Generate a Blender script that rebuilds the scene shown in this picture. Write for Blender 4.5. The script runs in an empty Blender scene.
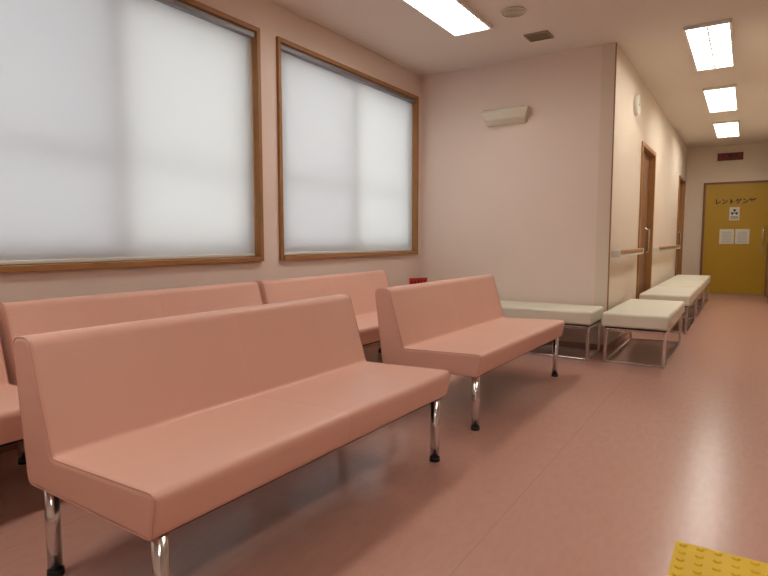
import bpy, math, bmesh, random
from mathutils import Vector, Matrix
random.seed(3)
S=bpy.context.scene
S.view_settings.view_transform='Standard'
H=2.72; XL=-2.97; XC=-1.04; YF=5.40; YE=12.3; XR=.33; XRR=3.0; YB=-2.5

# ---------------- materials
def srgb(r,g,b):
    f=lambda c:(c/255/12.92) if c/255<=.04045 else ((c/255+.055)/1.055)**2.4
    return (f(r),f(g),f(b),1)
def mat(name,col,rough=.5,metal=0,noise=0,nscale=8,bump=0,bscale=200,coat=0,emit=None,estr=0,spec=.5):
    m=bpy.data.materials.new(name); m.use_nodes=True
    nt=m.node_tree; b=nt.nodes['Principled BSDF']
    b.inputs['Base Color'].default_value=col
    b.inputs['Roughness'].default_value=rough
    b.inputs['Metallic'].default_value=metal
    b.inputs['Specular IOR Level'].default_value=spec
    b.inputs['Coat Weight'].default_value=coat
    tc=nt.nodes.new('ShaderNodeTexCoord')
    if noise:
        n=nt.nodes.new('ShaderNodeTexNoise'); n.inputs['Scale'].default_value=nscale; n.inputs['Detail'].default_value=5
        nt.links.new(tc.outputs['Object'],n.inputs['Vector'])
        mx=nt.nodes.new('ShaderNodeMix'); mx.data_type='RGBA'
        mx.inputs[6].default_value=tuple(c*(1-noise) for c in col[:3])+(1,)
        mx.inputs[7].default_value=tuple(min(1,c*(1+noise)) for c in col[:3])+(1,)
        nt.links.new(n.outputs['Fac'],mx.inputs[0]); nt.links.new(mx.outputs[2],b.inputs['Base Color'])
    if bump:
        n2=nt.nodes.new('ShaderNodeTexNoise'); n2.inputs['Scale'].default_value=bscale; n2.inputs['Detail'].default_value=3
        nt.links.new(tc.outputs['Object'],n2.inputs['Vector'])
        bp=nt.nodes.new('ShaderNodeBump'); bp.inputs['Strength'].default_value=bump; bp.inputs['Distance'].default_value=.002
        nt.links.new(n2.outputs['Fac'],bp.inputs['Height']); nt.links.new(bp.outputs[0],b.inputs['Normal'])
    if emit:
        b.inputs['Emission Color'].default_value=emit; b.inputs['Emission Strength'].default_value=estr
    return m
M={}
M['wall']=mat('wall_paint_pink',srgb(239,221,209),.85,noise=.02,nscale=3,bump=.2,bscale=120)
M['wall2']=mat('wall_paint_cream',srgb(229,214,195),.85,noise=.02,nscale=3,bump=.2,bscale=120)
M['ceil']=mat('ceiling_board',srgb(228,218,207),.9,noise=.02,nscale=20,bump=.2,bscale=150)
M['wood']=mat('oak_trim',srgb(165,118,70),.45,noise=.18,nscale=14)
M['wood_d']=mat('brown_door',srgb(134,94,62),.45,noise=.15,nscale=6)
M['pink']=mat('pink_vinyl',srgb(231,181,161),.38,noise=.02,nscale=6,bump=.12,bscale=350)
M['pipe']=mat('pink_piping',srgb(220,168,148),.45)
M['cream']=mat('cream_vinyl',srgb(230,225,206),.42,noise=.03,nscale=6,bump=.12,bscale=350)
M['chrome']=mat('chrome',(.72,.72,.72,1),.18,1)
M['black']=mat('black_rubber',(.015,.015,.015,1),.6)
M['white']=mat('white_plastic',srgb(232,230,222),.45)
M['alu']=mat('aluminium',srgb(150,152,155),.45,.6)
M['base']=mat('vinyl_baseboard',srgb(176,134,112),.5)
M['yel']=mat('tactile_yellow',srgb(232,192,26),.5,noise=.05)
M['ydoor']=mat('yellow_door',srgb(186,148,34),.45,noise=.03)
M['beige']=mat('beige_plastic',srgb(222,216,196),.5)
M['red']=mat('red_sign',srgb(130,30,28),.5)
M['dark']=mat('dark_ink',srgb(40,32,25),.6)
M['vent']=mat('vent_brown',srgb(150,132,106),.6)
M['paper']=mat('paper',srgb(226,222,206),.7)
M['louver']=mat('lamp_louver',srgb(235,235,230),.4)
M['lamp']=mat('lamp_diffuser',(1,1,1,1),.5,emit=(1,.96,.89,1),estr=15.5)
# floor
m=mat('vinyl_floor',srgb(188,136,118),.24); M['floor']=m; nt=m.node_tree; b=nt.nodes['Principled BSDF']
tc=nt.nodes.new('ShaderNodeTexCoord')
def N(t): return nt.nodes.new(t)
n3=N('ShaderNodeTexNoise'); n3.inputs['Scale'].default_value=45; n3.inputs['Detail'].default_value=4
mp=N('ShaderNodeMapping'); mp.inputs['Scale'].default_value=(1,.3,1)
nt.links.new(tc.outputs['Object'],mp.inputs[0]); nt.links.new(mp.outputs[0],n3.inputs[0])
cr=N('ShaderNodeValToRGB'); cr.color_ramp.elements[0].position=.3; cr.color_ramp.elements[0].color=srgb(195,147,131)
cr.color_ramp.elements[1].position=.7; cr.color_ramp.elements[1].color=srgb(201,153,137)
nt.links.new(n3.outputs['Fac'],cr.inputs[0])
sx=N('ShaderNodeSeparateXYZ'); nt.links.new(tc.outputs['Object'],sx.inputs[0])
a1=N('ShaderNodeMath'); a1.operation='ADD'; a1.inputs[1].default_value=20*1.3+.72; nt.links.new(sx.outputs[0],a1.inputs[0])
a2=N('ShaderNodeMath'); a2.operation='MODULO'; a2.inputs[1].default_value=1.3; nt.links.new(a1.outputs[0],a2.inputs[0])
a3=N('ShaderNodeMath'); a3.operation='LESS_THAN'; a3.inputs[1].default_value=.005; nt.links.new(a2.outputs[0],a3.inputs[0])
mx=N('ShaderNodeMix'); mx.data_type='RGBA'; mx.inputs[7].default_value=srgb(188,141,125)
nt.links.new(a3.outputs[0],mx.inputs[0]); nt.links.new(cr.outputs[0],mx.inputs[6]); nt.links.new(mx.outputs[2],b.inputs['Base Color'])

# roller shade fabric
m=bpy.data.materials.new('roller_shade_fabric'); m.use_nodes=True; nt=m.node_tree; nt.nodes.clear()
o=N('ShaderNodeOutputMaterial'); d=N('ShaderNodeBsdfDiffuse'); t=N('ShaderNodeBsdfTranslucent'); mi=N('ShaderNodeMixShader')
d.inputs[0].default_value=(.77,.77,.77,1); t.inputs[0].default_value=(.87,.88,.88,1); mi.inputs[0].default_value=.6
nt.links.new(d.outputs[0],mi.inputs[1]); nt.links.new(t.outputs[0],mi.inputs[2]); nt.links.new(mi.outputs[0],o.inputs[0]); M['shade']=m
def glass(name,c):
    m=bpy.data.materials.new(name); m.use_nodes=True; nt=m.node_tree; nt.nodes.clear()
    o=nt.nodes.new('ShaderNodeOutputMaterial'); t=nt.nodes.new('ShaderNodeBsdfTransparent'); t.inputs[0].default_value=c
    g=nt.nodes.new('ShaderNodeBsdfGlossy'); g.inputs['Roughness'].default_value=.05
    mi=nt.nodes.new('ShaderNodeMixShader'); mi.inputs[0].default_value=.05
    nt.links.new(t.outputs[0],mi.inputs[1]); nt.links.new(g.outputs[0],mi.inputs[2]); nt.links.new(mi.outputs[0],o.inputs[0]); return m
M['glass']=glass('pane_glass',(.95,.97,.97,1)); M['glass2']=glass('pane_glass_tinted',(.82,.84,.86,1))

# ---------------- helpers
def link(o,parent=None):
    S.collection.objects.link(o)
    if parent: o.parent=parent
    return o
def empty(name,loc=(0,0,0),rot=0):
    e=bpy.data.objects.new(name,None); e.empty_display_size=.1; e.location=loc; e.rotation_euler=(0,0,rot); return link(e)
def boxes(name,bl,material,parent=None,bevel=0,seg=2):
    bm=bmesh.new()
    for (x0,x1,y0,y1,z0,z1) in bl:
        v=[bm.verts.new(p) for p in [(x0,y0,z0),(x1,y0,z0),(x1,y1,z0),(x0,y1,z0),(x0,y0,z1),(x1,y0,z1),(x1,y1,z1),(x0,y1,z1)]]
        for f in [(0,3,2,1),(4,5,6,7),(0,1,5,4),(1,2,6,5),(2,3,7,6),(3,0,4,7)]: bm.faces.new([v[i] for i in f])
    me=bpy.data.meshes.new(name); bm.to_mesh(me); bm.free(); me.materials.append(material)
    o=link(bpy.data.objects.new(name,me),parent)
    if bevel:
        md=o.modifiers.new('bevel','BEVEL'); md.width=bevel; md.segments=seg; md.limit_method='ANGLE'
        for p in me.polygons: p.use_smooth=True
        w=o.modifiers.new('wn','WEIGHTED_NORMAL')
    return o
def cyl(name,c,r,h,material,parent=None,axis='Z',seg=32,r2=None,bevel=0):
    bm=bmesh.new(); bmesh.ops.create_cone(bm,cap_ends=True,segments=seg,radius1=r,radius2=r if r2 is None else r2,depth=h)
    if axis=='X': bmesh.ops.rotate(bm,verts=bm.verts,matrix=Matrix.Rotation(math.pi/2,3,'Y'))
    if axis=='Y': bmesh.ops.rotate(bm,verts=bm.verts,matrix=Matrix.Rotation(-math.pi/2,3,'X'))
    bmesh.ops.translate(bm,verts=bm.verts,vec=c)
    for f in bm.faces: f.smooth=len(f.verts)==4
    me=bpy.data.meshes.new(name); bm.to_mesh(me); bm.free(); me.materials.append(material)
    o=link(bpy.data.objects.new(name,me),parent)
    if bevel:
        md=o.modifiers.new('bevel','BEVEL'); md.width=bevel; md.segments=3; md.limit_method='ANGLE'
    return o
def tube(name,pts,r,material,parent=None,cyc=False):
    cu=bpy.data.curves.new(name,'CURVE'); cu.dimensions='3D'; cu.bevel_depth=r; cu.bevel_resolution=3
    sp=cu.splines.new('POLY'); sp.points.add(len(pts)-1)
    for i,p in enumerate(pts): sp.points[i].co=(*p,1)
    sp.use_cyclic_u=cyc; cu.materials.append(material)
    return link(bpy.data.objects.new(name,cu),parent)

# ---------------- room shell
T=.16
boxes('floor',[(XL-.3,XRR+.2,YB-.2,YE+.3,-.1,0)],M['floor'])
boxes('ceiling',[(XL-.3,XRR+.2,YB-.2,YE+.3,H,H+.1)],M['ceil'])
W=[(-1.22,.72),(.91,3.02),(3.20,5.31)]
z0,z1=.86,2.49
wb=[(XL-T,XL,YB,YF+.1,0,z0),(XL-T,XL,YB,YF+.1,z1,H)]
ys=[YB]+[v for w in W for v in w]+[YF+.1]
for i in range(0,len(ys),2): wb.append((XL-T,XL,ys[i],ys[i+1],z0,z1))
boxes('wall_left',wb,M['wall'])
boxes('wall_far',[(XL,XC-.12,YF,YF+.12,0,H)],M['wall'])
D1=(6.94,8.0); D2=(11.0,12.0); dz=2.10
boxes('wall_corridor_left',[(XC-.12,XC,YF,D1[0],0,H),(XC-.12,XC,D1[1],D2[0],0,H),(XC-.12,XC,D2[1],YE,0,H),
   (XC-.12,XC,D1[0],D1[1],dz,H),(XC-.12,XC,D2[0],D2[1],dz,H)],M['wall2'])
boxes('wall_end',[(XC-.12,XR+.12,YE,YE+.12,0,H)],M['wall2'])
boxes('wall_corridor_right',[(XR,XR+.12,YF,YE,0,H)],M['wall2'])
boxes('wall_right_front',[(XR+.12,XRR,YF,YF+.12,0,H)],M['wall'])
boxes('wall_right',[(XRR,XRR+.12,YB,YF,0,H)],M['wall'])
boxes('wall_back',[(XL,XRR,YB-.12,YB,0,H)],M['wall'])
boxes('trim_corner',[(XC-.008,XC+.003,YF-.003,YF+.008,0.06,H)],M['wood'])
bh=.06
boxes('baseboard_left',[(XL,XL+.008,YB,YF,0,bh)],M['base'])
boxes('baseboard_far',[(XL+.008,XC,YF-.008,YF,0,bh)],M['base'])
boxes('baseboard_corridor_left',[(XC,XC+.008,YF-.008,D1[0]-.05,0,bh),(XC,XC+.008,D1[1]+.05,D2[0]-.05,0,bh),(XC,XC+.008,D2[1]+.05,YE,0,bh)],M['base'])
boxes('baseboard_corridor_right',[(XR-.008,XR,YF,YE,0,bh)],M['base'])
boxes('baseboard_end',[(XC+.008,-.76,YE-.008,YE,0,bh)],M['base'])

# windows
for i,(a,bb) in enumerate(W):
    e=empty('window_%d'%(i+1),(XL,a,z0)); w=bb-a; h=z1-z0; c=.032
    boxes('wood_casing',[(-.10,.022,0,c,0,h),(-.10,.022,w-c,w,0,h),(-.10,.022,c,w-c,h-c,h),(-.10,.03,c,w-c,0,c)],M['wood'],e,.003)
    X0=-.150; f=.045; mid=w*.5
    boxes('aluminium_frame',[(X0,X0+.06,c,c+.03,c,h-c),(X0,X0+.06,w-c-.03,w-c,c,h-c),(X0,X0+.06,c,w-c,h-c-.03,h-c),(X0,X0+.06,c,w-c,c,c+.03)],M['alu'],e)
    def sash(nm,y0,y1,xo,g):
        boxes(nm,[(xo,xo+.025,y0,y0+f,c+.03,h-c-.03),(xo,xo+.025,y1-f,y1,c+.03,h-c-.03),(xo,xo+.025,y0+f,y1-f,h-c-.03-f,h-c-.03),(xo,xo+.025,y0+f,y1-f,c+.03,c+.03+f),
             (xo+.003,xo+.022,y0+f,y1-f,.61,.632)],M['alu'],e)
        boxes(nm+'_glass',[(xo+.010,xo+.014,y0+f,y1-f,c+.03+f,h-c-.03-f)],g,e)
    sash('sash_inner',c+.03,mid+.02,X0+.033,M['glass2'])
    sash('sash_outer',mid-.02,w-c-.03,X0+.003,M['glass'])
    boxes('shade_cassette',[(-.05,0.004,c+.004,w-c-.004,h-c-.04,h-c-.002)],M['alu'],e,.006)
    boxes('shade_fabric',[(-.036,-.0352,c+.008,w-c-.008,c+.02,h-c-.035)],M['shade'],e)
    boxes('shade_hem_bar',[(-.042,-.028,c+.008,w-c-.008,c+.004,c+.024)],M['white'],e,.004)

# doors corridor
def cdoor(name,D):
    e=empty(name,(XC,D[0],0)); w=D[1]-D[0]; c=.05
    boxes('casing',[(-.12,.018,0,c,0,dz),(-.12,.018,w-c,w,0,dz),(-.12,.018,c,w-c,dz-c,dz)],M['wood'],e,.003)
    boxes('slab',[(-.09,-.055,c,w-c,.005,dz-c)],M['wood_d'],e)
    tube('handle',[(-.055,w-.14,.85),(-.015,w-.14,.87),(-.015,w-.14,1.13),(-.055,w-.14,1.15)],.01,M['chrome'],e)
cdoor('door_1',D1); cdoor('door_2',D2)
e=empty('door_4',(XR,10.9,0))
boxes('casing',[(-.03,0,0,.06,0,dz),(-.03,0,1.1,1.16,0,dz),(-.03,0,.06,1.1,dz-.06,dz)],M['wood'],e,.003)
boxes('slab',[(-.012,0,.06,1.1,.005,dz-.06)],M['wood_d'],e)
cyl('knob',(-.04,.16,1.0),.025,.05,M['chrome'],e,'X')

# yellow x-ray room door
e=empty('door_3',(-.20,YE,0))
boxes('casing',[(-.54,-.50,-.03,0,0,2.06),(.49,.53,-.03,0,0,2.06),(-.50,.49,-.03,0,2.02,2.06)],M['wood_d'],e,.003)
boxes('slab',[(-.50,.49,-.018,0,.01,2.02)],M['ydoor'],e,.003)
boxes('threshold',[(-.54,.53,-.03,0,0,.01)],M['alu'],e)
tube('pull_handle',[(.42,-.018,.92),(.42,-.06,.94),(.42,-.06,1.22),(.42,-.018,1.24)],.012,M['chrome'],e)
boxes('lock_plate',[(.40,.44,-.022,-.018,.80,.87)],M['alu'],e)
def text(name,s,loc,size,material,parent,rot=(math.pi/2,0,0),off=.003):
    cu=bpy.data.curves.new(name,'FONT'); cu.body=s; cu.size=size; cu.align_x='CENTER'; cu.align_y='CENTER'; cu.extrude=.001; cu.offset=off
    cu.materials.append(material); o=link(bpy.data.objects.new(name,cu),parent); o.location=loc; o.rotation_euler=rot; return o
text('lettering','レントゲン室',(-.03,-.02,1.70),.108,M['dark'],e)
boxes('warning_sticker',[(-.11,.05,-.020,-.018,1.36,1.60)],M['paper'],e)
def trefoil(parent,c):
    bm=bmesh.new()
    for k in range(3):
        a0=math.radians(60+120*k); vi=[];vo=[]
        for j in range(9):
            a=a0+math.radians(60)*j/8
            vi.append(bm.verts.new((c[0]+.018*math.cos(a),c[1],c[2]+.018*math.sin(a)))); vo.append(bm.verts.new((c[0]+.055*math.cos(a),c[1],c[2]+.055*math.sin(a))))
        for j in range(8): bm.faces.new([vi[j],vo[j],vo[j+1],vi[j+1]])
    vs=[bm.verts.new((c[0]+.01*math.cos(a*math.pi/6),c[1],c[2]+.01*math.sin(a*math.pi/6))) for a in range(12)]; bm.faces.new(vs)
    me=bpy.data.meshes.new('radiation_symbol'); bm.to_mesh(me); bm.free(); me.materials.append(M['dark']); link(bpy.data.objects.new('radiation_symbol',me),parent)
trefoil(e,(-.03,-.0215,1.505))
boxes('sticker_text_lines',[(-.09,.03,-.0212,-.020,1.385+k*.02,1.392+k*.02) for k in range(3)],M['dark'],e)
boxes('notice_papers',[(-.25,-.02,-.020,-.018,.93,1.20),(0,.22,-.020,-.018,.93,1.20)],M['paper'],e)
boxes('notice_text_lines',[(x,x+.15,-.0212,-.020,.965+k*.035,.973+k*.035) for k in range(6) for x in (-.21,.035)],M['alu'],e)
e=empty('emergency_sign',(-.34,YE,2.45))
boxes('housing',[(-.20,.20,-.05,0,0,.13)],M['dark'],e,.004)
boxes('face',[(-.19,.19,-.053,-.05,.01,.12)],M['red'],e)
text('lettering','使用中',(0,-.056,.065),.09,M['dark'],e)

# ---------------- ceiling lights
def lamp(x,y0,y1,w=.30):
    e=empty('ceiling_light',(x,(y0+y1)/2,H)); L=y1-y0; t=.018
    boxes('housing',[(-w/2-t,-w/2,-L/2-t,L/2+t,-.03,0),(w/2,w/2+t,-L/2-t,L/2+t,-.03,0),(-w/2,w/2,-L/2-t,-L/2,-.03,0),(-w/2,w/2,L/2,L/2+t,-.03,0)],M['white'],e)
    boxes('diffuser',[(-w/2,w/2,-L/2,L/2,-.012,-.004)],M['lamp'],e)
    n=16
    boxes('louver',[(-w/2,w/2,-L/2+L*k/n-.002,-L/2+L*k/n+.002,-.030,-.012) for k in range(1,n)]+[(-.006,.006,-L/2,L/2,-.031,-.012)],M['louver'],e)
for y in (5.31,7.54,9.78): lamp(-.35,y,y+1.3)
for y in (3.12,): lamp(-1.965,y,y+1.3)
lamp(-1.965,-.4,.9); lamp(.6,1.2,2.5); lamp(.6,-1.8,-.5)  # extra fixtures added out of view, to give the room fill light
# ceiling speaker, vent
e=empty('ceiling_speaker',(-1.56,4.26,H))
cyl('rim',(0,0,-.006),.095,.012,M['beige'],e,bevel=.004); 
for k in range(1,5): tube('grille_ring_%d'%k,[(.02*k*math.cos(a*math.pi/16),.02*k*math.sin(a*math.pi/16),-.013) for a in range(32)],.002,M['vent'],e,True)
e=empty('ceiling_vent',(-1.56,4.87,H))
boxes('frame',[(-.1,-.085,-.09,.09,-.012,0),(.085,.1,-.09,.09,-.012,0),(-.085,.085,-.09,-.075,-.012,0),(-.085,.085,.075,.09,-.012,0)],M['vent'],e)
boxes('slats',[(-.085,.085,-.07+k*.024,-.058+k*.024,-.010,-.004) for k in range(6)],M['vent'],e)
boxes('duct_back',[(-.085,.085,-.075,.075,-.003,0)],M['dark'],e)

# wall lamp on far wall
e=empty('wall_light',(-2.02,YF,2.195))
bm=bmesh.new(); pr=[(0,-.075),(-.05,-.07),(-.10,-.03),(-.125,.03),(-.122,.055),(-.10,.065),(0,.065)]
n=16; rows=[]
for k in range(n+1):
    s=-1+2*k/n; sc=1-.22*abs(s)**3
    rows.append([bm.verts.new((s*(.235 if q[1]>0 else .195),q[0]*sc,q[1])) for q in pr])
for k in range(n):
    for j in range(len(pr)-1): bm.faces.new([rows[k][j],rows[k+1][j],rows[k+1][j+1],rows[k][j+1]])
bm.faces.new(rows[0]); bm.faces.new(rows[-1][::-1]); bmesh.ops.recalc_face_normals(bm,faces=bm.faces)
me=bpy.data.meshes.new('shade_body'); bm.to_mesh(me); bm.free(); me.materials.append(M['beige']); o=link(bpy.data.objects.new('shade_body',me),e)
md=o.modifiers.new('b','BEVEL'); md.width=.006; md.segments=2
boxes('top_grille',[(-.2+k*.025,-.188+k*.025,-.095,-.02,.065,.069) for k in range(16)],M['vent'],e)

# clock on corridor wall
e=empty('wall_clock',(XC,6.44,2.385))
cyl('case',(.02,0,0),.10,.04,M['white'],e,'X',48,bevel=.006)
cyl('face',(.041,0,0),.085,.002,M['paper'],e,'X',48)
boxes('hands',[(.043,.045,-.003,.003,-.01,.06),(.043,.045,-.045,.01,-.003,.003)],M['dark'],e)

# handrails
def rail(name,y0,y1):
    e=empty(name,(XC,y0,.895)); L=y1-y0
    boxes('grip',[(.04,.075,0,L,-.012,.022)],M['wood'],e,.010,4)
    boxes('bumper',[(.045,.068,.01,L-.01,-.038,-.014)],M['white'],e,.005)
    boxes('brackets',[(0,.05,y,y+.03,-.045,0) for y in (.04,L/2,L-.07)],M['white'],e)
    boxes('end_caps',[(.0,.078,-.03,.0,-.042,.024),(.0,.078,L,L+.03,-.042,.024)],M['white'],e,.008)
rail('handrail',5.50,6.82); rail('handrail',8.12,10.85)

# corner sign
e=empty('fire_extinguisher_sign',(-2.945,5.12,.53),math.radians(-32))
boxes('plate',[(0,.006,0,.21,0,.085)],mat('bright_red',srgb(205,40,36),.5),e)
boxes('lettering',[(.006,.008,.020+k*.036,.038+k*.036,.03,.06) for k in range(5)],M['dark'],e)

# ---------------- pink benches
def rounded(pts,rad,seg=6):
    out=[]; n=len(pts)
    for i in range(n):
        p=Vector(pts[i]); a=(Vector(pts[i-1])-p); c=(Vector(pts[(i+1)%n])-p); la,lc=a.length,c.length; a.normalize(); c.normalize()
        ang=a.angle(c); r=rad[i]; t=min(r/math.tan(ang/2),la*.45,lc*.45)
        s=p+a*t; en=p+c*t
        for k in range(seg+1):
            u=k/seg; q=(1-u)**2*s+2*u*(1-u)*p+u*u*en; out.append(q)
    return out
PR=rounded([(0,.295),(-.055,.735),(.045,.74),(.145,.405),(.625,.42),(.600,.295)],[.03,.04,.04,.02,.03,.025])
def offs(P,d):
    n=len(P); out=[]
    for i in range(n):
        tg=(P[(i+1)%n]-P[i-1]).normalized(); nn=Vector((tg.y,-tg.x))
        out.append(P[i]+nn*d)
    return out
def bench(x,y,L=1.54,rot=0):
    e=empty('waiting_room_bench',(x,y,0),math.radians(rot))
    bm=bmesh.new(); r=.016; full=[]
    for k in range(6):
        th=math.pi/2*k/5; full.append((r*(1-math.cos(th)),r*(1-math.sin(th))))
    mid=[(L/2-.010,0),(L/2-.003,.0002),(L/2,.0007),(L/2+.003,.0002),(L/2+.010,0)]
    full=full+[(L*.25,0)]+mid+[(L*.75,0)]+[(L-yy,o_) for yy,o_ in reversed(full)]
    rings=[]
    for yy,o_ in full:
        rings.append([bm.verts.new((q.x,yy,q.y)) for q in offs(PR,o_)])
    n=len(PR)
    for i in range(len(rings)-1):
        for j in range(n):
            f=bm.faces.new([rings[i][j],rings[i][(j+1)%n],rings[i+1][(j+1)%n],rings[i+1][j]]); f.smooth=True
    bm.faces.new(rings[0]); bm.faces.new(rings[-1][::-1])
    bmesh.ops.recalc_face_normals(bm,faces=bm.faces)
    me=bpy.data.meshes.new('upholstery'); bm.to_mesh(me); bm.free(); me.materials.append(M['pink']); link(bpy.data.objects.new('upholstery',me),e)
    pp=offs(PR,.003)
    for k,yy in enumerate((.004,L-.004)): tube('piping_%d'%k,[(q.x,yy,q.y) for q in pp],.0024,M['pipe'],e,True)
    boxes('underframe',[(.03,.57,.05,L-.05,.282,.298)],M['black'],e)
    for k,(lx,ly) in enumerate([(.035,.05),(.035,L-.06),(.57,.045),(.57,L-.06)]):
        cyl('leg_%d'%(k+1),(lx,ly,.155),.021,.27,M['chrome'],e)
        cyl('glide_%d'%(k+1),(lx,ly,.010),.024,.020,M['black'],e)
    return e
bench(-1.77,.812,1.54,-1.0); bench(-1.76,2.745,1.535,-.8)
for y in (-.38,1.20,2.78): bench(-2.78,y)

# ---------------- cream backless benches
def stool(cx,cy,w,L,rot=0):
    e=empty('backless_bench',(cx,cy,0),rot); g=.022
    boxes('cushion',[(-w/2,w/2,-L/2,L/2,.305,.42)],M['cream'],e,.022,4)
    boxes('base_board',[(-w/2+.02,w/2-.02,-L/2+.02,L/2-.02,.292,.306)],M['black'],e)
    a=w/2-.03; l=L/2-.03
    fr=[]
    for sx in (-1,1):
        for sy in (-1,1):
            fr.append((sx*a-g/2,sx*a+g/2,sy*l-g/2,sy*l+g/2,0,.292))
    for sy in (-1,1): fr+= [(-a,a,sy*l-g/2,sy*l+g/2,.0,g),(-a,a,sy*l-g/2,sy*l+g/2,.27,.292)]
    for sx in (-1,1): fr+= [(sx*a-g/2,sx*a+g/2,-l,l,.0,g),(sx*a-g/2,sx*a+g/2,-l,l,.27,.292)]
    boxes('chrome_frame',fr,M['chrome'],e,.003)
stool(-1.66,5.10,.50,1.20,math.pi/2)
stool(-.735,5.54,.50,1.32)
stool(-.74,7.45,.50,1.25)
stool(-.74,8.82,.50,1.25)
stool(-.74,10.2,.50,1.25)

# tactile paving
e=empty('tactile_paving',(-.16,1.49,0))
boxes('tile_sheet',[(i*.30+.001,i*.30+.299,j*.30+.001,j*.30+.299,0,.005) for i in range(3) for j in range(2)],M['yel'],e,.001)
bm=bmesh.new()
for i in range(18):
    for j in range(12):
        mtx=Matrix.Translation((.025+i*.05,.025+j*.05,.0075)); bmesh.ops.create_cone(bm,cap_ends=True,segments=16,radius1=.0125,radius2=.009,depth=.005,matrix=mtx)
me=bpy.data.meshes.new('domes'); bm.to_mesh(me); bm.free(); me.materials.append(M['yel']); link(bpy.data.objects.new('domes',me),e)

# ---------------- world
w=bpy.data.worlds.new('sky'); S.world=w; w.use_nodes=True; nt=w.node_tree
bg=nt.nodes['Background']; bg.inputs[0].default_value=(.99,.99,1,1); bg.inputs[1].default_value=2.3

# ---------------- camera
f=570; yaw=math.atan(364*.9963/570); ph=math.atan(49/570)
f0=Vector((-math.sin(yaw),math.cos(yaw),0)); R=Vector((math.cos(yaw),math.sin(yaw),0)); Z=Vector((0,0,1))
F=f0*math.cos(ph)-Z*math.sin(ph); U=f0*math.sin(ph)+Z*math.cos(ph)
cd=bpy.data.cameras.new('camera'); cd.lens=f/768*36; cd.sensor_width=36; cd.clip_start=.02
co=bpy.data.objects.new('camera',cd); S.collection.objects.link(co)
mm=Matrix((R,U,-F)).transposed().to_4x4(); mm.translation=Vector((0,0,1.02)); co.matrix_world=mm
S.camera=co
